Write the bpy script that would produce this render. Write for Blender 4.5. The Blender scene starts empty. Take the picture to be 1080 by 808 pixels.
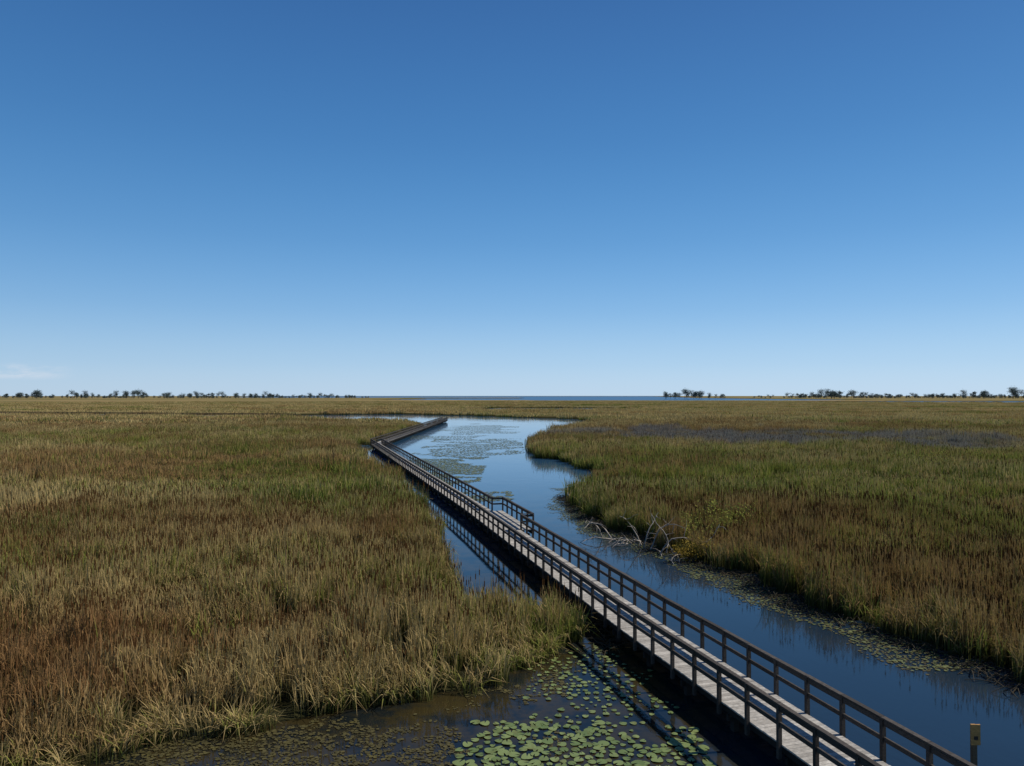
import bpy, math, random
import numpy as np
from mathutils import Vector
random.seed(7); rng=np.random.default_rng(7)
scene=bpy.context.scene
COL=scene.collection

# ------------------------------------------------------------------ helpers
def new_mat(name):
    m=bpy.data.materials.new(name); m.use_nodes=True
    nt=m.node_tree; nt.nodes.clear()
    return m,nt
def N(nt,t,**kw):
    n=nt.nodes.new(t)
    for k,v in kw.items(): setattr(n,k,v)
    return n
def L(nt,a,b): nt.links.new(a,b)
def math_n(nt,op,a,b=None,c=None,clamp=False):
    n=N(nt,'ShaderNodeMath',operation=op,use_clamp=clamp)
    for i,v in enumerate((a,b,c)):
        if v is None: continue
        if isinstance(v,(int,float)): n.inputs[i].default_value=v
        else: L(nt,v,n.inputs[i])
    return n.outputs[0]
def mixc(nt,f,a,b,mode='MIX'):
    n=N(nt,'ShaderNodeMix',data_type='RGBA',blend_type=mode)
    for sock,v in ((n.inputs[0],f),(n.inputs[6],a),(n.inputs[7],b)):
        if isinstance(v,(int,float)): sock.default_value=v
        elif isinstance(v,tuple): sock.default_value=(*v,1)
        else: L(nt,v,sock)
    return n.outputs[2]
def noise(nt,vec,scale,detail=3,rough=.55):
    n=N(nt,'ShaderNodeTexNoise'); n.inputs['Scale'].default_value=scale
    n.inputs['Detail'].default_value=detail; n.inputs['Roughness'].default_value=rough
    if vec is not None: L(nt,vec,n.inputs['Vector'])
    return n.outputs['Fac']
def scaled(nt,vec,s):
    mp=N(nt,'ShaderNodeMapping'); mp.inputs['Scale'].default_value=s; L(nt,vec,mp.inputs[0]); return mp.outputs[0]
def mrange(nt,v,a,b,c=0.,d=1.):
    n=N(nt,'ShaderNodeMapRange'); n.interpolation_type='SMOOTHSTEP'
    L(nt,v,n.inputs[0])
    for i,x in enumerate((a,b,c,d)): n.inputs[i+1].default_value=x
    return n.outputs[0]
def attr(nt,name,t='GEOMETRY'):
    n=N(nt,'ShaderNodeAttribute'); n.attribute_name=name; n.attribute_type=t
    return n.outputs['Fac']

def mesh_obj(name,verts,faces,mat=None,link=True,parent=None,attrs=None,mats=None,midx=None,smooth=False):
    me=bpy.data.meshes.new(name)
    me.from_pydata([tuple(v) for v in verts],[],[tuple(f) for f in faces])
    if attrs:
        for k,v in attrs.items():
            a=me.attributes.new(k,'FLOAT','POINT'); a.data.foreach_set('value',np.asarray(v,dtype=np.float32))
    if mats:
        for m in mats: me.materials.append(m)
        if midx is not None: me.polygons.foreach_set('material_index',np.asarray(midx,dtype=np.int32))
    elif mat: me.materials.append(mat)
    if smooth: me.polygons.foreach_set('use_smooth',[True]*len(me.polygons))
    me.update()
    ob=bpy.data.objects.new(name,me)
    if link: COL.objects.link(ob)
    if parent: ob.parent=parent
    return ob

def instancer(name,pts,rz,sxy,sz,vi,variants,extra=None):
    coll=bpy.data.collections.new(name+'_parts')
    for i,o in enumerate(variants):
        o.name='%s_v%02d'%(name,i); coll.objects.link(o)
    me=bpy.data.meshes.new(name)
    me.vertices.add(len(pts)); me.vertices.foreach_set('co',np.asarray(pts,dtype=np.float32).ravel())
    for k,v in [('rz',rz),('sxy',sxy),('sz',sz)]+list((extra or {}).items()):
        a=me.attributes.new(k,'FLOAT','POINT'); a.data.foreach_set('value',np.asarray(v,dtype=np.float32))
    a=me.attributes.new('vi','INT','POINT'); a.data.foreach_set('value',np.asarray(vi,dtype=np.int32))
    me.update()
    ob=bpy.data.objects.new(name,me); COL.objects.link(ob)
    ng=bpy.data.node_groups.new(name+'_gn','GeometryNodeTree')
    ng.interface.new_socket('Geometry',in_out='INPUT',socket_type='NodeSocketGeometry')
    ng.interface.new_socket('Geometry',in_out='OUTPUT',socket_type='NodeSocketGeometry')
    gi=ng.nodes.new('NodeGroupInput'); go=ng.nodes.new('NodeGroupOutput')
    ci=ng.nodes.new('GeometryNodeCollectionInfo'); ci.inputs['Collection'].default_value=coll
    ci.inputs['Separate Children'].default_value=True; ci.inputs['Reset Children'].default_value=True
    ip=ng.nodes.new('GeometryNodeInstanceOnPoints'); ip.inputs['Pick Instance'].default_value=True
    def na(nm,dt='FLOAT'):
        n=ng.nodes.new('GeometryNodeInputNamedAttribute'); n.data_type=dt; n.inputs['Name'].default_value=nm
        return n.outputs['Attribute']
    c1=ng.nodes.new('ShaderNodeCombineXYZ'); ng.links.new(na('rz'),c1.inputs[2])
    c2=ng.nodes.new('ShaderNodeCombineXYZ'); s=na('sxy'); ng.links.new(s,c2.inputs[0]); ng.links.new(s,c2.inputs[1]); ng.links.new(na('sz'),c2.inputs[2])
    ng.links.new(gi.outputs[0],ip.inputs['Points']); ng.links.new(ci.outputs[0],ip.inputs['Instance'])
    ng.links.new(na('vi','INT'),ip.inputs['Instance Index'])
    ng.links.new(c1.outputs[0],ip.inputs['Rotation']); ng.links.new(c2.outputs[0],ip.inputs['Scale'])
    ng.links.new(ip.outputs[0],go.inputs[0])
    md=ob.modifiers.new('scatter','NODES'); md.node_group=ng
    return ob

# ------------------------------------------------------------------ plan of the marsh (metres)
channel=np.array([(-22,-30),(-17,5),(-14,14),(-11.8,17.4),(-9.6,19.2),(-7.6,20.3),(-5.6,21.3),(-3.3,22.0),(-0.6,23.1),(0.6,25.3),(2.9,27.9),(3.0,29.6),
 (1.2,31.0),(-1.8,32),(-3.2,37),(-4.6,47),(-6.6,56.5),(-10,70),(-17.4,95),(-25,120),(-27.5,135),(-26.5,170),(-26.5,200),(-28,240),(-40,262),(-62,268),(-92,290),
 (-96,350),(-60,365),(-20,340),(0,315),(22,290),(29,262),(25,235),(19,215),(9,178),(4,145),(3,120),(6.5,103),(10.5,91),(9,80),(5.8,70),(5.0,61),(6.6,52),
 (8.7,45.8),(10.5,41.3),(12.3,37),(13.1,33),(13.9,30.4),(15.5,26.5),(16.3,23.7),(17.5,20),(20,8),(24,-30)],float)
lake_a=np.array([(-330,1500),(-120,1230),(200,1150),(480,1180),(700,1400),(640,1800),(640,2700),(60,2700),(20,2250),(-400,2150),(-200,1750)],float)
lake_b=np.array([(-820,2500),(200,2550),(640,2600),(900,4200),(1400,7600),(-2600,7600),(-1300,3400)],float)
lake_c=np.array([(330,940),(480,860),(700,830),(1000,820),(1400,870),(1100,1100),(620,1150),(420,1090)],float)
lake_d=np.array([(-40,440),(30,425),(90,470),(60,540),(-10,540)],float)
polys=[channel,lake_a,lake_b,lake_c,lake_d]
def sdist(P,poly):
    A=poly; B=np.roll(poly,-1,0)
    d=np.full(len(P),1e18); ins=np.zeros(len(P),bool)
    for a,b in zip(A,B):
        e=b-a; w=P-a
        t=np.clip((w@e)/(e@e),0,1)
        q=w-t[:,None]*e; d=np.minimum(d,(q**2).sum(1))
        c=((a[1]>P[:,1])!=(b[1]>P[:,1]))
        with np.errstate(divide='ignore',invalid='ignore'):
            xi=a[0]+(P[:,1]-a[1])/(b[1]-a[1]+1e-12)*(b[0]-a[0])
        ins^=c&(P[:,0]<xi)
    d=np.sqrt(d); return np.where(ins,-d,d)      # negative in water
def vnoise(P,scale,seed=0):
    r=np.random.default_rng(seed); T=r.random((128,128))
    q=P*np.asarray(scale); i=np.floor(q).astype(int); f=q-i; f=f*f*(3-2*f)
    g=lambda a,b:T[(i[:,0]+a)%128,(i[:,1]+b)%128]
    return (g(0,0)*(1-f[:,0])+g(1,0)*f[:,0])*(1-f[:,1])+(g(0,1)*(1-f[:,0])+g(1,1)*f[:,0])*f[:,1]
def fbm(P,scale,seed,oct=4,gain=.6):
    s=0;a=1;t=0;sc=np.asarray(scale,float)
    ca,sa=math.cos(.7),math.sin(.7); Q=P
    for o in range(oct):
        s=s+a*vnoise(Q,sc,seed+o); t+=a; a*=gain; sc=sc*2.1; Q=Q@np.array([[ca,sa],[-sa,ca]]) if np.ndim(scale)==0 else Q+17.3
    return s/t
def shore(P):
    r=np.hypot(P[:,0],P[:,1])
    amp=np.clip(r*0.024,.7,3.5)
    wob=(vnoise(P,.45,3)-.5)*amp+(vnoise(P,1.3,4)-.5)*amp*.7
    d=np.full(len(P),1e9)
    for p in polys: d=np.minimum(d,sdist(P,p))
    return d+wob
def ss(x,a,b):
    t=np.clip((x-a)/(b-a),0,1); return t*t*(3-2*t)

# ------------------------------------------------------------------ ground sheet
nr,na_=320,440
rr=6*np.exp(np.linspace(0,math.log(9500/6),nr)); aa=np.radians(np.linspace(-72,72,na_))
R,A=np.meshgrid(rr,aa,indexing='ij')
P=np.stack([(R*np.sin(A)).ravel(),(R*np.cos(A)).ravel()],1)
r=np.hypot(P[:,0],P[:,1]); d=shore(P)
h=.15+1.0*ss(r,60,450)+.45*ss(r,500,900)
h=h+(vnoise(P,.02,9)-.5)*.3*ss(r,200,600)
z=-.7+(h+.7)*ss(d,-.5-.0*r,.8+r*.004)
idx=np.arange(nr*na_).reshape(nr,na_)
F=np.stack([idx[:-1,:-1],idx[:-1,1:],idx[1:,1:],idx[1:,:-1]],-1).reshape(-1,4)[:,::-1]
m,nt=new_mat('marsh_soil')
geo=N(nt,'ShaderNodeNewGeometry'); pos=geo.outputs['Position']
sx=N(nt,'ShaderNodeSeparateXYZ'); L(nt,pos,sx.inputs[0])
mud=mixc(nt,noise(nt,pos,.8,2),(.016,.015,.007),(.038,.036,.015))
n1=mrange(nt,noise(nt,scaled(nt,pos,(.0035,.012,1)),1,4,.65),.38,.62)
gold=mixc(nt,n1,(.25,.18,.085),(.13,.12,.05))
c=mixc(nt,mrange(nt,sx.outputs[2],.4,1.15),mud,gold)
b=N(nt,'ShaderNodeBsdfDiffuse'); L(nt,c,b.inputs['Color'])
o=N(nt,'ShaderNodeOutputMaterial'); L(nt,b.outputs[0],o.inputs[0])
mesh_obj('marsh_ground',np.column_stack([P,z]),F.tolist(),m,smooth=True)

# ------------------------------------------------------------------ water
m,nt=new_mat('marsh_water')
geo=N(nt,'ShaderNodeNewGeometry'); pos=geo.outputs['Position']
mp=N(nt,'ShaderNodeMapping'); mp.inputs['Scale'].default_value=(1,.55,1); L(nt,pos,mp.inputs[0])
nA=noise(nt,mp.outputs[0],5.0,3,.55); nB=noise(nt,mp.outputs[0],.7,2,.5)
calm=mrange(nt,noise(nt,pos,.06,3),.4,.62,.2,.9)
hh=math_n(nt,'MULTIPLY',math_n(nt,'ADD',math_n(nt,'MULTIPLY',nA,.5),nB),calm)
bp=N(nt,'ShaderNodeBump'); bp.inputs['Strength'].default_value=.20; bp.inputs['Distance'].default_value=.05; L(nt,hh,bp.inputs['Height'])
sx=N(nt,'ShaderNodeSeparateXYZ'); L(nt,pos,sx.inputs[0])
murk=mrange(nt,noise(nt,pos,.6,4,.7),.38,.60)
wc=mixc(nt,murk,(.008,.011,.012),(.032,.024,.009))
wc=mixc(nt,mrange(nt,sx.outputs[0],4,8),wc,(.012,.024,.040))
wc=mixc(nt,mrange(nt,sx.outputs[1],26,110),wc,(.028,.082,.155))  # blue of the reflected sky painted into the base colour farther out
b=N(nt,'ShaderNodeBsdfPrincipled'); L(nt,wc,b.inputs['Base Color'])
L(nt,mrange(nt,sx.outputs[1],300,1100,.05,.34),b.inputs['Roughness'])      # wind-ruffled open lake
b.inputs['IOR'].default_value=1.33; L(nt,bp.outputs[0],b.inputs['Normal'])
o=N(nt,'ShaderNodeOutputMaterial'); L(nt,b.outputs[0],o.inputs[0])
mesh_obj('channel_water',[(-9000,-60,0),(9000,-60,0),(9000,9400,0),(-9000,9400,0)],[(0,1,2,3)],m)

# ------------------------------------------------------------------ cattail reeds
def reed_material():
    # per-clump values (dryness, shade of green, red-brown, mauve stand) come from the scatter points
    m,nt=new_mat('cattail_leaf')
    hh=attr(nt,'h'); rn=attr(nt,'rnd'); kd=attr(nt,'kind')
    dr=attr(nt,'dry','INSTANCER'); gr=attr(nt,'gre','INSTANCER'); rd=attr(nt,'red','INSTANCER'); mv=attr(nt,'mauve','INSTANCER')
    green=mixc(nt,gr,(.080,.112,.022),(.240,.262,.055))
    tan=mixc(nt,rd,(.43,.325,.145),(.255,.140,.060))
    f=math_n(nt,'ADD',dr,math_n(nt,'MULTIPLY',math_n(nt,'POWER',hh,3.),.5))
    f=math_n(nt,'SUBTRACT',f,math_n(nt,'MULTIPLY',rn,.95)); f=mrange(nt,f,-.15,.30)
    c=mixc(nt,f,green,tan)
    c=mixc(nt,mrange(nt,hh,.10,.70,.88,0),c,(.035,.044,.014))  # painted shade: blade colour darkens towards the base to deepen the shadows
    c=mixc(nt,mv,c,(.20,.19,.195))
    c=mixc(nt,math_n(nt,'GREATER_THAN',kd,.5),c,(.10,.05,.02))
    df=N(nt,'ShaderNodeBsdfDiffuse'); L(nt,c,df.inputs['Color'])
    tr=N(nt,'ShaderNodeBsdfTranslucent'); L(nt,mixc(nt,.22,c,(.22,.26,.04)),tr.inputs['Color'])
    mx=N(nt,'ShaderNodeMixShader'); mx.inputs[0].default_value=.30
    L(nt,df.outputs[0],mx.inputs[1]); L(nt,tr.outputs[0],mx.inputs[2])
    o=N(nt,'ShaderNodeOutputMaterial'); L(nt,mx.outputs[0],o.inputs[0])
    return m
reed_mat=reed_material()
def reed_clump(rad,nb,w,hmin,hmax,lean,heads,seed,droop=.25):
    r=np.random.default_rng(seed)
    V=[];Fc=[];H=[];RN=[];K=[]
    ca=r.random()*2*math.pi
    for i in range(nb):
        a=r.random()*2*math.pi; q=rad*math.sqrt(r.random())
        x0,y0=q*math.cos(a),q*math.sin(a)
        ht=hmin+(hmax-hmin)*r.random()**.8*(1-.30*(q/rad)**2); la=ca+r.normal(0,1.3)
        ln=lean*ht*(r.random()**1.5+.1)
        dr=droop*ht*(r.random()**3)
        wa=r.random()*2*math.pi; wx,wy=math.cos(wa),math.sin(wa)
        rv=r.random(); ww=w*(.6+.8*r.random())
        ts=(0,.4,.7,1.)
        ws=(.8,1.,.85,.08)
        base=len(V)
        for t,k in zip(ts,ws):
            ex=ln*t**1.8+dr*max(0,t-.5)*1.2
            dx=math.cos(la)*ex; dy=math.sin(la)*ex
            zz=ht*t-dr*max(0,t-.5)**2*4
            hw=ww*k*.5
            V.append((x0+dx-wx*hw,y0+dy-wy*hw,zz)); V.append((x0+dx+wx*hw,y0+dy+wy*hw,zz))
            H+= [t,t]; RN+=[rv,rv]; K+=[0,0]
        for j in range(3):
            Fc.append((base+2*j,base+2*j+1,base+2*j+3,base+2*j+2))
    for i in range(heads):
        a=r.random()*2*math.pi; q=rad*math.sqrt(r.random()); x0,y0=q*math.cos(a),q*math.sin(a)
        z0=hmin+(hmax-hmin)*(.6+.45*r.random())
        s=.016+w*.12; b0=len(V)
        for zz,ss_,kk in ((0,.006,0),(z0-.2,.006,0),(z0-.19,s,1),(z0,s,1),(z0+.02,.004,1),(z0+.16,.003,1)):
            for u,v in ((1,0),(0,1),(-1,0),(0,-1)):
                V.append((x0+u*ss_,y0+v*ss_,zz)); H.append(min(1,zz/hmax)); RN.append(.3); K.append(kk)
        for j in range(5):
            for k in range(4):
                Fc.append((b0+4*j+k,b0+4*j+(k+1)%4,b0+4*j+4+(k+1)%4,b0+4*j+4+k))
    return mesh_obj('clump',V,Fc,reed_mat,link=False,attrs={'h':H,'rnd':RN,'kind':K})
variants=[reed_clump(.5,60,.028,1.0,2.15,.26,4 if s%2 else 2,10+s,.6) for s in range(6)]
variants+=[reed_clump(1.2,95,.060,1.0,2.15,.24,2,30+s,.45) for s in range(5)]
variants+=[reed_clump(4.2,120,.24,1.2,2.1,.25,0,50+s,.3) for s in range(4)]
variants+=[reed_clump(.35,60,.028,.8,1.6,.55,0,70+s,.9) for s in range(4)]     # arching sedge along the edges

bw=[(13.3,-2.),(4.75,27.4),(-2.65,55.7),(-23.5,129.),(-23.2,258.)]
bw2=[(-82,286),(-150,305),(-235,328),(-330,352)]
def dist_line(P,line):
    d=np.full(len(P),1e9)
    for a,b_ in zip(line[:-1],line[1:]):
        a=np.array(a,float); b_=np.array(b_,float); e=b_-a; w=P-a
        t=np.clip((w@e)/(e@e),0,1); q=w-t[:,None]*e; d=np.minimum(d,np.sqrt((q**2).sum(1)))
    return d
def sample(r0,r1,dens,amax=41):
    am=math.radians(amax); n=int(dens*am*(r1*r1-r0*r0))
    rr=np.sqrt(rng.random(n)*(r1*r1-r0*r0)+r0*r0); a=(rng.random(n)*2-1)*am
    return np.column_stack([rr*np.sin(a),rr*np.cos(a)])
PT=[];SX=[];SZ=[];VI=[]
for (r0,r1,dens,v0,nv,rad) in ((8,60,3.4,0,6,.42),(60,230,.66,6,5,.95),(230,1000,.052,11,4,3.0)):
    p=sample(r0,r1,dens); d=shore(p)
    keep=d>rad*.4
    keep&=dist_line(p,bw)>1.2+rad
    if v0==0: keep&=(fbm(p,.8,120,2)>.32)|(d<.6)
    if v0==6: keep&=(fbm(p,.4,125,2)>.27)
    if r1>66: keep&=dist_line(p,bw2)>3+rad
    p=p[keep]; d=d[keep]
    s=.80+.42*(vnoise(p,.07,21)-.5)+.72*(vnoise(p,.42,22)-.5)+.30*rng.random(len(p))
    s*=1+.28*(rng.random(len(p))<.04)
    left_front=(p[:,0]<3.5)&(p[:,1]<34)
    s*=np.where(left_front,.66,.92)+np.where(left_front,.34,.10)*ss(d,0,rad*3+1.2)
    low=(vnoise(p,.028,31)>.80)&(np.hypot(p[:,0],p[:,1])>60); s=np.where(low,s*.72,s)
    v=v0+rng.integers(0,nv,len(p))
    if v0==0:
        e=(d<1.5)&(rng.random(len(p))<np.where(left_front,.6,.25)); v=np.where(e,15+rng.integers(0,4,len(p)),v)
        e2=rng.random(len(p))<.08; v=np.where(e2,15+rng.integers(0,4,len(p)),v)
    PT.append(p); SZ.append(np.clip(s,.35,1.4)); SX.append(.85+.3*rng.random(len(p))); VI.append(v)
PT=np.vstack(PT); n=len(PT); X=PT[:,0]; Y=PT[:,1]; VI=np.concatenate(VI)
big=ss(fbm(PT,(.016,.030),200,4),.37,.63); med=ss(fbm(PT,(.075,.13),210,4),.36,.64); sm=ss(fbm(PT,.55,220,3),.3,.7)
dry=.46*big+.28*med+.20*sm+.30*rng.random(n)-.19
dry+=.42*ss(Y,90,330)
dry+=.20*ss(-X,-2,10)*ss(Y,50,18)               # drier stand in the near left
gre=np.clip(.12+.5*(1-med)*sm+.45*ss(fbm(PT,(.03,.06),230,3),.4,.65)+.3*(rng.random(n)-.5)+.2*ss(Y,60,160),0,1)
gre=np.where(VI>=15,np.clip(gre+.35,0,1),gre); dry=np.where(VI>=15,dry-.2,dry)
red=np.clip(ss(fbm(PT,(.05,.09),240,4),.40,.62)*.75+.4*(rng.random(n)-.5)+.22*ss(Y,60,18)*(X<2)-.25*ss(Y,150,350),0,1)
band=ss(fbm(PT,(.004,.03),250,3),.52,.62)*ss(Y,200,320); dry-=.6*band; gre=gre*(1-.6*band)
ca,sa=math.cos(-.4),math.sin(-.4); dx=X-50; dy=Y-150
q=((dx*ca+dy*sa)/40)**2+((-dx*sa+dy*ca)/30)**2+(fbm(PT,.09,260,4)-.5)*3.2
mauve=.85*ss(q,1.25,.5)
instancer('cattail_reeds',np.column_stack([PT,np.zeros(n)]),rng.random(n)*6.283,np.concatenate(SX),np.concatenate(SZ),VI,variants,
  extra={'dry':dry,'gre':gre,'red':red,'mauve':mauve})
print('reeds',n)

# ------------------------------------------------------------------ lily pads & floating weed
def pad_mat(name,ca,cb,rough=.35):
    m,nt=new_mat(name)
    geo=N(nt,'ShaderNodeNewGeometry'); oi=N(nt,'ShaderNodeObjectInfo')
    c=mixc(nt,oi.outputs['Random'],ca,cb)
    c=mixc(nt,mrange(nt,noise(nt,geo.outputs['Position'],3,2),.5,.75,0,.6),c,(.10,.085,.02))
    b=N(nt,'ShaderNodeBsdfPrincipled'); L(nt,c,b.inputs['Base Color']); b.inputs['Roughness'].default_value=rough
    b.inputs['Specular IOR Level'].default_value=.3
    o=N(nt,'ShaderNodeOutputMaterial'); L(nt,b.outputs[0],o.inputs[0]); return m
pm=pad_mat('lily_leaf',(.095,.135,.038),(.185,.225,.075),.45)
om=pad_mat('old_lily_leaf',(.070,.085,.028),(.135,.145,.050),.5)
wm=pad_mat('weed_leaf',(.040,.034,.010),(.080,.066,.020),.7)
def pad(seed,mat,notch=True):
    r=np.random.default_rng(seed); V=[(0,0,.0)];Fc=[]
    n=18; g=.22 if notch else 0
    for i in range(n+1):
        a=g+(2*math.pi-2*g)*i/n; q=1+.06*math.sin(3*a+seed)+.05*r.random()
        V.append((q*math.cos(a),q*(.92)*math.sin(a),.010*math.sin(2*a+seed)*(1 if notch else .2)))
    for i in range(1,n+1): Fc.append((0,i,i+1))
    return mesh_obj('pad',V,Fc,mat,link=False,smooth=True)
def inst_flat(name,p,s,vars_,z=.02):
    n=len(p); instancer(name,np.column_stack([p,z+rng.random(n)*.012]),rng.random(n)*6.283,s,np.ones(n)*.8,rng.integers(0,len(vars_),n),vars_)
def scatter(x0,x1,y0,y1,n,thr,sc,seed):
    p=np.column_stack([x0+(x1-x0)*rng.random(n),y0+(y1-y0)*rng.random(n)])
    u=(p[:,0]-(x0+x1)/2)/((x1-x0)/2); v=(p[:,1]-(y0+y1)/2)/((y1-y0)/2)
    k=(vnoise(p,sc,seed)*.6+vnoise(p,sc*3.1,seed+1)*.4-.35*np.sqrt(u*u+v*v)>thr)&(shore(p)<.1)
    return p[k]
def thin(p,dmin):
    out=[];cell={}
    for q in p:
        k=(int(q[0]//dmin),int(q[1]//dmin)); ok=True
        for i in (-1,0,1):
            for j in (-1,0,1):
                for o in cell.get((k[0]+i,k[1]+j),()):
                    if (o[0]-q[0])**2+(o[1]-q[1])**2<dmin*dmin: ok=False
        if ok: out.append(q); cell.setdefault(k,[]).append(q)
    return np.array(out) if out else np.zeros((0,2))
near=thin(scatter(-1.4,5.0,14.6,21.1,5000,.08,.5,61),.20)
near=near[dist_line(near,bw)>1.35]
near2=thin(scatter(.4,5.0,20.5,27.4,1300,.24,.9,62),.2)
inst_flat('lily_pads',np.vstack([near,near2]),np.concatenate([.075+.095*rng.random(len(near))**1.5,.04+.07*rng.random(len(near2))]),[pad(s,pm) for s in range(4)])
n=52000; q=np.column_stack([3+14*rng.random(n),22+52*rng.random(n)]); dd=shore(q)
w=.2+3.4*vnoise(q,.13,71)
k=(dd<.1)&(dd>-w)&(vnoise(q,.9,72)*.5+vnoise(q,2.3,73)*.5>.34)&(q[:,1]>25); q=q[k]; q=q[dist_line(q,bw)>1.6]; q=thin(q,.15)
mid=[thin(scatter(-15,-3.5,74,114,22000,.14,.20,81),.30),thin(scatter(-22,2,152,264,70000,.23,.055,82),.55),thin(scatter(-16,2,106,158,20000,.24,.12,83),.42),thin(scatter(-8,0,58,76,3000,.32,.3,84),.28)]
mid=np.vstack(mid)
inst_flat('lily_pads',np.vstack([q,mid]),np.concatenate([.035+.065*rng.random(len(q))**1.4,.12+.14*rng.random(len(mid))]),[pad(s+10,om) for s in range(4)])
n=60000; f=np.column_stack([-13+19*rng.random(n),14+16*rng.random(n)]); dd=shore(f)
dens=vnoise(f,.5,92)*.45+vnoise(f,1.7,93)*.3+vnoise(f,5,94)*.25
k=(dd<.2)&(dd>-(.8+4.6*vnoise(f,.25,91)))&(dens+.10*rng.random(n)-.03*np.clip(f[:,0]+2,0,9)>.53); f=f[k]
q2=np.vstack([q,q])+rng.normal(0,.22,(2*len(q),2)); q2=q2[shore(q2)<.1]
fp=np.vstack([f,q2]); fs=np.concatenate([.015+.045*rng.random(len(f))**2,.02+.045*rng.random(len(q2))])
inst_flat('floating_weed',fp,fs,[pad(s+20,wm,False) for s in range(4)],.012)
print('pads',len(near),len(near2),len(q),len(mid),len(fp))

# ------------------------------------------------------------------ wood
def wood_mat(name,ca,cb,rough=.8):
    m,nt=new_mat(name)
    geo=N(nt,'ShaderNodeNewGeometry'); rn=attr(nt,'rnd')
    c=mixc(nt,rn,ca,cb)
    mp=N(nt,'ShaderNodeMapping'); mp.inputs['Scale'].default_value=(6,6,20); L(nt,geo.outputs['Position'],mp.inputs[0])
    nn=noise(nt,mp.outputs[0],1.5,4,.7)
    c=mixc(nt,mrange(nt,nn,.35,.7,.55,0),c,tuple(x*.45 for x in ca))
    b=N(nt,'ShaderNodeBsdfPrincipled'); L(nt,c,b.inputs['Base Color']); b.inputs['Roughness'].default_value=rough
    b.inputs['Specular IOR Level'].default_value=.2
    bp=N(nt,'ShaderNodeBump'); bp.inputs['Strength'].default_value=.3; bp.inputs['Distance'].default_value=.01; L(nt,nn,bp.inputs['Height']); L(nt,bp.outputs[0],b.inputs['Normal'])
    o=N(nt,'ShaderNodeOutputMaterial'); L(nt,b.outputs[0],o.inputs[0]); return m
deck_m=wood_mat('weathered_deck',(.33,.30,.26),(.52,.48,.42))
rail_m=wood_mat('weathered_rail',(.046,.038,.031),(.092,.077,.064))
pile_m=wood_mat('dark_pile',(.025,.022,.018),(.04,.035,.03))
class Box:
    def __init__(s): s.V=[];s.F=[];s.R=[]
    def box(s,c,d,l,w,h,rnd=None,tilt=0.):
        rnd=random.random() if rnd is None else rnd
        nx,ny=-d[1],d[0]; b=len(s.V)
        for zz in (0,h):
            for a,e in ((-.5,-.5),(.5,-.5),(.5,.5),(-.5,.5)):
                s.V.append((c[0]+d[0]*a*l+nx*e*w,c[1]+d[1]*a*l+ny*e*w,c[2]+zz+tilt*a)); s.R.append(rnd)
        s.F+=[(b+3,b+2,b+1,b),(b+4,b+5,b+6,b+7),(b,b+1,b+5,b+4),(b+1,b+2,b+6,b+5),(b+2,b+3,b+7,b+6),(b+3,b,b+4,b+7)]
    def obj(s,name,mat,parent): return mesh_obj(name,s.V,s.F,mat,parent=parent,attrs={'rnd':s.R})
def unit(a,b): 
    e=np.array(b,float)-np.array(a,float); l=np.linalg.norm(e); return e/l,l
def offset(line,o):
    out=[]
    for i,p in enumerate(line):
        p=np.array(p,float)
        ds=[]
        if i>0: ds.append(unit(line[i-1],p)[0])
        if i<len(line)-1: ds.append(unit(p,line[i+1])[0])
        ns=[np.array((d[1],-d[0])) for d in ds]
        n=sum(ns); n/=np.linalg.norm(n); out.append(p+n*o/max(.4,n@ns[0]))
    return out
def rail(line,dz,posts,rails,rh=.95,sp=1.35):
    for a,b in zip(line[:-1],line[1:]):
        d,l=unit(a,b); k=max(1,round(l/sp)); st=l/k
        for i in range(k+1):
            if i==k and b is not line[-1]: continue
            p=np.array(a)+d*st*i
            posts.box((p[0],p[1],dz-.35),d,.095,.10,rh+.36+random.uniform(-.01,.01))
        for i in range(k):
            p=np.array(a)+d*st*(i+.5)
            j=lambda:random.uniform(-.006,.006)
            rails.box((p[0],p[1],dz+rh+.012+j()),d,st-.012,.13,.04,tilt=j())
            for zz,hh_ in ((rh-.14,.12),(.44,.11)):
                rails.box((p[0],p[1],dz+zz+j()),d,st-.10,.045,hh_,tilt=j())
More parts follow.
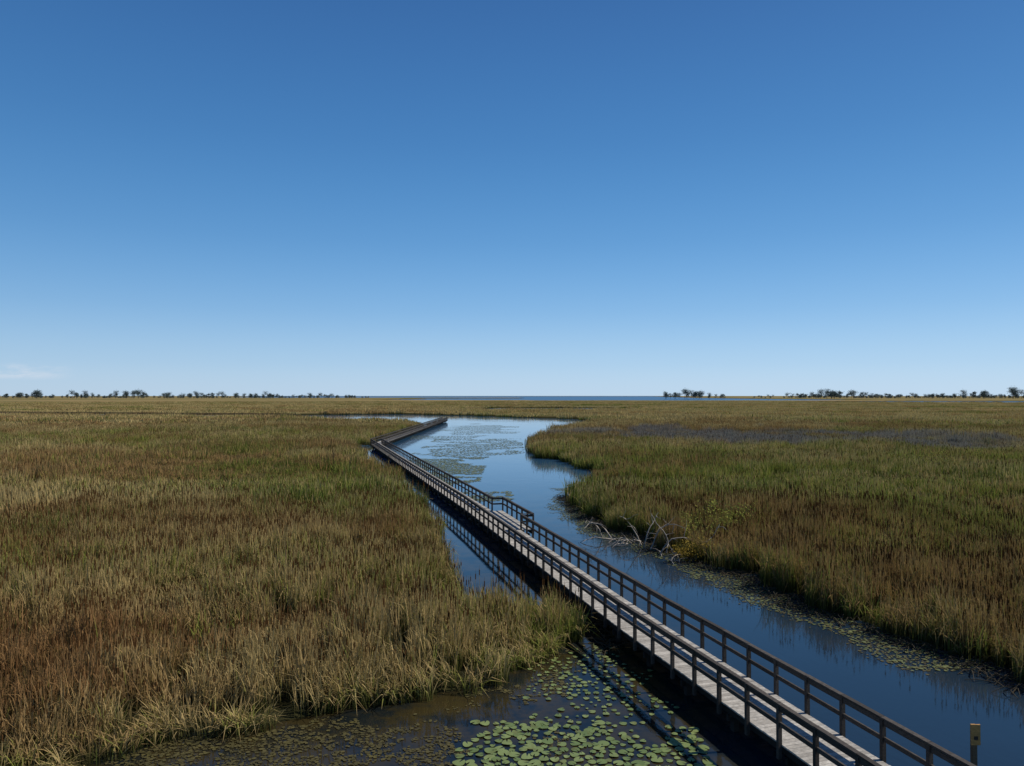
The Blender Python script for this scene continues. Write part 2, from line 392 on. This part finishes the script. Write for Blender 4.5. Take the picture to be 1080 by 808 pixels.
def boardwalk(name,line,width,dz,bump=None,sp=1.35,plank=.145):
    root=bpy.data.objects.new(name,None); COL.objects.link(root)
    deck,posts,rails,under=Box(),Box(),Box(),Box()
    for si,(a,b) in enumerate(zip(line[:-1],line[1:])):
        d,l=unit(a,b); n=int(l/plank)
        for i in range(n):
            p=np.array(a)+d*(i+.5)*plank
            deck.box((p[0],p[1],dz-.04+random.uniform(-.003,.003)+si*.005),d,plank-.008,width+random.uniform(0,.03),.04)
        rn=np.array((d[1],-d[0]))
        for o in (-width/2+.12,0,width/2-.12):
            c=(np.array(a)+np.array(b))/2+rn*o
            under.box((c[0],c[1],dz-.27-si*.003),d,l-.1,.05,.22)
        k=int(l/2.7)
        for i in range(k+1):
            p=np.array(a)+d*(i+.3)*l/(k+1)
            for o in (-width/2+.28,width/2-.28):
                under.box((p[0]+rn[0]*o,p[1]+rn[1]*o,-1.2),d,.17,.17,1.2+dz-.30)
            under.box((p[0],p[1],dz-.46),d,.10,width-.1,.17)
    left=offset(line,-width/2-.05); right=offset(line,width/2+.05)
    if bump:
        si,s0,s1,dp=bump; a,b=right[si],right[si+1]; d,l=unit(a,b); rn=np.array((d[1],-d[0]))
        q0=a+d*s0; q1=a+d*s1
        right=right[:si+1]+[q0,q0+rn*dp,q1+rn*dp,q1]+right[si+1:]
        n=int((s1-s0)/plank)
        for i in range(n):
            p=q0+d*(i+.5)*plank+rn*(dp/2-.02)
            deck.box((p[0],p[1],dz-.048),d,plank-.008,dp-.06,.04)
        for o in (.2,dp-.1):
            c=(q0+q1)/2+rn*o; under.box((c[0],c[1],dz-.28),d,s1-s0,.05,.22)
        for s in (.3,(s1-s0)/2,s1-s0-.3):
            c=q0+d*s+rn*(dp-.25); under.box((c[0],c[1],-1.2),d,.17,.17,1.2+dz-.3)
    rail(left,dz,posts,rails,sp=sp); rail(right,dz,posts,rails,sp=sp)
    deck.obj('deck_planks',deck_m,root); posts.obj('railing_posts',rail_m,root)
    rails.obj('railing_boards',rail_m,root); under.obj('piles_and_joists',pile_m,root)
boardwalk('boardwalk',bw,1.72,.75,bump=(1,20,28,.8))
boardwalk('boardwalk',bw2,2.1,1.15,sp=2.4)

# ------------------------------------------------------------------ sign post
root=bpy.data.objects.new('sign_post',None); COL.objects.link(root); root.location=(10.45,17.0,0)
bx=Box(); bx.box((0,0,-1.2),(1,0),.10,.10,2.95,.5); bx.obj('post',wood_mat('sign_post_wood',(.16,.11,.06),(.20,.14,.08)),root)
bx=Box(); bx.box((0,-.068,1.32),(1,0),.21,.03,.46,.5); bx.obj('sign_board',wood_mat('ochre_board',(.50,.26,.08),(.6,.32,.10)),root)
bx=Box(); bx.box((0,-.088,1.44),(1,0),.09,.006,.08,.5); bx.obj('sign_marking',wood_mat('sign_paint',(.05,.04,.03),(.06,.05,.04)),root)

# ------------------------------------------------------------------ tubes, shrubs, branches
def tube(V,Fc,pts,rads,k=6):
    b=len(V); pts=[Vector(p) for p in pts]
    for i,p in enumerate(pts):
        t=(pts[min(i+1,len(pts)-1)]-pts[max(i-1,0)]).normalized()
        u=t.orthogonal().normalized(); v=t.cross(u)
        for j in range(k):
            a=2*math.pi*j/k; V.append(tuple(p+(u*math.cos(a)+v*math.sin(a))*rads[i]))
    for i in range(len(pts)-1):
        for j in range(k):
            Fc.append((b+i*k+j,b+i*k+(j+1)%k,b+(i+1)*k+(j+1)%k,b+(i+1)*k+j))
def wander(p,d,length,n,bend,grav=0.):
    pts=[Vector(p)]; d=Vector(d).normalized()
    for i in range(n):
        d=(d+Vector((random.gauss(0,bend),random.gauss(0,bend),random.gauss(0,bend)-grav))).normalized()
        pts.append(pts[-1]+d*length/n)
    return pts
dm,nt=new_mat('bleached_wood')
geo=N(nt,'ShaderNodeNewGeometry'); b=N(nt,'ShaderNodeBsdfDiffuse'); L(nt,mixc(nt,noise(nt,geo.outputs['Position'],4,3),(.20,.17,.14),(.42,.38,.33)),b.inputs['Color'])
o=N(nt,'ShaderNodeOutputMaterial'); L(nt,b.outputs[0],o.inputs[0])
V=[];Fc=[]
for i in range(18):
    x=9.9-3.9*(i/17)+random.uniform(-.3,.3); y=41.6+6.6*(i/17)+random.uniform(-.3,.2)
    dirv=(random.uniform(-1.3,.6),random.uniform(-.9,.1),random.uniform(.4,1.2))
    ln=random.uniform(1.6,3.2)
    pts=wander((x,y,.1),dirv,ln,9,.17,.2); tube(V,Fc,pts,[.045*(1-.75*j/9) for j in range(10)])
    for k in range(5):
        j=random.randint(2,8); q_=wander(pts[j],(random.uniform(-1,1),random.uniform(-1,.4),random.uniform(-.4,.8)),random.uniform(.4,1.1),5,.2,.05)
        tube(V,Fc,q_,[.020*(1-.75*t/5) for t in range(6)],4)
mesh_obj('fallen_tree_branches',V,Fc,dm,smooth=True)
V=[];Fc=[]
cand=np.column_stack([3+14*rng.random(12000),23+45*rng.random(12000)]); dd=shore(cand); cand=cand[(dd<.5)&(dd>-1.0)][:1100]
for x,y in cand:
    a=random.random()*6.283; l=random.uniform(.3,1.2)
    tube(V,Fc,[(x,y,.03),(x+math.cos(a)*l*.5,y+math.sin(a)*l*.5,random.uniform(.03,.25)),(x+math.cos(a)*l,y+math.sin(a)*l,.03)],[.018,.015,.008],4)
mesh_obj('shoreline_debris',V,Fc,wood_mat('drift_stems',(.06,.047,.027),(.2,.16,.1)))
def leaf_mat(name,ca,cb):
    m,nt=new_mat(name); rn=attr(nt,'rnd')
    c=mixc(nt,rn,ca,cb)
    b=N(nt,'ShaderNodeBsdfDiffuse'); L(nt,c,b.inputs['Color'])
    tr=N(nt,'ShaderNodeBsdfTranslucent'); L(nt,c,tr.inputs[0]); mx=N(nt,'ShaderNodeMixShader'); mx.inputs[0].default_value=.3
    L(nt,b.outputs[0],mx.inputs[1]); L(nt,tr.outputs[0],mx.inputs[2])
    o=N(nt,'ShaderNodeOutputMaterial'); L(nt,mx.outputs[0],o.inputs[0]); return m
bark,_nt=new_mat('bark'); b=N(_nt,'ShaderNodeBsdfPrincipled'); b.inputs['Base Color'].default_value=(.07,.055,.04,1); b.inputs['Roughness'].default_value=.9
o=N(_nt,'ShaderNodeOutputMaterial'); L(_nt,b.outputs[0],o.inputs[0])
def plant(name,h,w,leaf,nleaf,mat,stems,trunk_r,link=True,loc=(0,0,0)):
    V=[];Fc=[]; tips=[]
    if stems==1:
        tp=wander((0,0,0),(0,0,1),h*.75,6,.06); tube(V,Fc,tp,[trunk_r*(1-.75*i/6) for i in range(7)],6)
        for i in range(11):
            j=random.randint(2,6); a=random.random()*6.283
            q=wander(tp[j],(math.cos(a),math.sin(a),random.uniform(.3,1.1)),w*random.uniform(.3,.55),4,.15); tube(V,Fc,q,[trunk_r*.35*(1-.7*t/4) for t in range(5)],4)
            tips+= [q[-1],q[3]]
        tips.append(tp[-1])
    else:
        for i in range(stems):
            a=random.random()*6.283
            q=wander((random.uniform(-.15,.15)*w,random.uniform(-.15,.15)*w,0),(math.cos(a)*.6,math.sin(a)*.6,1),h*random.uniform(.6,1.05),6,.12); tube(V,Fc,q,[trunk_r*(1-.8*t/6) for t in range(7)],4)
            tips+=[q[2],q[3],q[4],q[5],q[6]]
    nb=len(Fc); RN=[.5]*len(V)
    for i in range(nleaf):
        t=random.choice(tips); sp=(h+w)*.5*(.13 if stems>1 else .14)
        p=Vector(t)+Vector((random.gauss(0,sp),random.gauss(0,sp),random.gauss(0,sp*.7)))
        if p.z<.05: p.z=.05
        u=Vector((random.gauss(0,1),random.gauss(0,1),random.gauss(0,1))).normalized(); v=u.orthogonal().normalized()
        s=leaf*random.uniform(.6,1.3); rv=random.random(); b=len(V)
        V+= [tuple(p-u*s),tuple(p-v*s*.5),tuple(p+u*s),tuple(p+v*s*.5)]; RN+=[rv]*4; Fc.append((b,b+1,b+2,b+3))
    midx=[0]*nb+[1]*(len(Fc)-nb)
    ob=mesh_obj(name,V,Fc,link=link,attrs={'rnd':RN},mats=[bark,mat],midx=midx); ob.location=loc; return ob
ym=leaf_mat('yellow_leaf',(.16,.12,.02),(.32,.22,.045)); gm=leaf_mat('yellowgreen_leaf',(.14,.165,.03),(.30,.29,.07))
plant('golden_shrub',1.3,1.5,.065,1000,ym,9,.02,loc=(9.9,41.2,.05))
plant('willow_shrub',2.3,1.3,.06,700,gm,8,.02,loc=(11.2,44.0,.1))
for x,y,hh_,w in ((45.5,84,3.1,3.6),(48.8,86,2.8,2.6),(60,96,2.9,2.5),(13.5,47.5,2.6,1.3)):
    plant('willow_shrub',hh_,w,.08,1100,gm,10,.025,loc=(x,y,.1))

# ------------------------------------------------------------------ distant trees
tm=leaf_mat('hazed_distant_leaf',(.055,.080,.085),(.090,.120,.110))  # bluish aerial haze mixed into the leaf colour
tv=[plant('t',1*h_,w_,.75,420,tm,1,.35,link=False) for h_,w_ in ((14,9),(16,11),(12,10),(15,7),(10,10),(17,13))]
groups=[(-1700,-1130,12,18,22,1800),(-1225,-1120,14,20,12,1800),(-1085,-1010,12,17,12,1800),(-965,-890,14,19,13,1800),(-850,-560,10,15,48,1800),(-560,-400,8,12,26,1850),
 (366,455,14,20,16,1800),(470,528,10,14,8,1820),(660,740,9,14,16,1800),(755,845,15,21,16,1800),(850,1050,9,14,34,1800),(1050,1230,9,13,24,1800),(1112,1142,17,22,5,1790),(1205,1262,17,23,9,1790),(1262,1800,12,18,44,1800)]
tp=[];ts=[]
for x0,x1,h0,h1,n,y in groups:
    for i in range(n):
        u=random.random()
        tp.append((x0+(x1-x0)*u,y+random.uniform(-40,60),1.2)); ts.append((h0+(h1-h0)*random.random()**1.4)/15.)
for i in range(380):
    x=random.choice((random.uniform(-1700,-380),random.uniform(640,1800))); tp.append((x,1900+random.uniform(0,120),1.)); ts.append(random.uniform(.35,.6))
tp=np.array(tp); ts=np.array(ts); n=len(ts)
instancer('distant_tree_line',tp,rng.random(n)*6.28,ts*1.0,ts,rng.integers(0,6,n),tv)

# ------------------------------------------------------------------ light
el,az=math.radians(45),math.radians(82)
dv=Vector((math.sin(az)*math.cos(el),math.cos(az)*math.cos(el),math.sin(el)))
sd=bpy.data.lights.new('sun','SUN'); sd.energy=5.0; sd.angle=math.radians(.5); sd.color=(1,.95,.86)
so=bpy.data.objects.new('sun',sd); COL.objects.link(so); so.rotation_euler=dv.to_track_quat('Z','Y').to_euler(); so.location=(50,0,60)
wd=bpy.data.worlds.new('World'); scene.world=wd; wd.use_nodes=True; nt=wd.node_tree; nt.nodes.clear()
sk=N(nt,'ShaderNodeTexSky',sky_type='NISHITA'); sk.sun_disc=False; sk.sun_elevation=el; sk.sun_rotation=az
sk.altitude=100; sk.air_density=1.0; sk.dust_density=.2; sk.ozone_density=2.0
tc=N(nt,'ShaderNodeTexCoord'); sp=N(nt,'ShaderNodeSeparateXYZ'); L(nt,tc.outputs['Generated'],sp.inputs[0])
rp=N(nt,'ShaderNodeValToRGB'); rp.color_ramp.interpolation='B_SPLINE'
def lin(c): return tuple(((x/255+.055)/1.055)**2.4 if x>10 else x/255/12.92 for x in c)
st=[(0,(184,211,237)),(.04,(170,206,237)),(.11,(126,180,229)),(.20,(90,153,212)),(.32,(64,127,190)),(.47,(51,104,167)),(.75,(34,78,140)),(1,(26,64,124))]
cr=rp.color_ramp
while len(cr.elements)<len(st): cr.elements.new(.5)
for e,(p_,c_) in zip(cr.elements,st): e.position=p_; e.color=(*lin(c_),1)
L(nt,sp.outputs[2],rp.inputs[0])
side=N(nt,'ShaderNodeVectorMath',operation='DOT_PRODUCT'); L(nt,tc.outputs['Generated'],side.inputs[0]); side.inputs[1].default_value=(.8,.6,0)
gain=mrange(nt,side.outputs['Value'],-.3,1.0,9.3,10.6)
v=N(nt,'ShaderNodeVectorMath',operation='SCALE'); L(nt,rp.outputs[0],v.inputs[0]); L(nt,gain,v.inputs['Scale'])
col=mixc(nt,.88,sk.outputs[0],v.outputs[0])
cn=noise(nt,scaled(nt,tc.outputs['Generated'],(14,14,60)),1,5,.6)
cm=math_n(nt,'MULTIPLY',mrange(nt,cn,.45,.62),mrange(nt,sp.outputs[0],-.50,-.55))
cm=math_n(nt,'MULTIPLY',cm,math_n(nt,'MULTIPLY',mrange(nt,sp.outputs[2],.016,.024),mrange(nt,sp.outputs[2],.04,.030)))
cm=math_n(nt,'MULTIPLY',cm,mrange(nt,sp.outputs[1],.6,.75))
col=mixc(nt,math_n(nt,'MULTIPLY',cm,.35),col,(8.4,8.2,8.6))
bg=N(nt,'ShaderNodeBackground'); bg.inputs[1].default_value=.10
L(nt,col,bg.inputs[0]); o=N(nt,'ShaderNodeOutputWorld'); L(nt,bg.outputs[0],o.inputs[0])

cam=bpy.data.cameras.new('camera'); co=bpy.data.objects.new('camera',cam); COL.objects.link(co)
cam.sensor_width=36; cam.lens=26.2; cam.clip_end=20000; cam.clip_start=.1
co.location=(0,0,9.2); co.rotation_euler=(math.radians(90.95),0,0)
scene.camera=co
scene.view_settings.view_transform='Standard'; scene.view_settings.look='None'; scene.view_settings.exposure=0
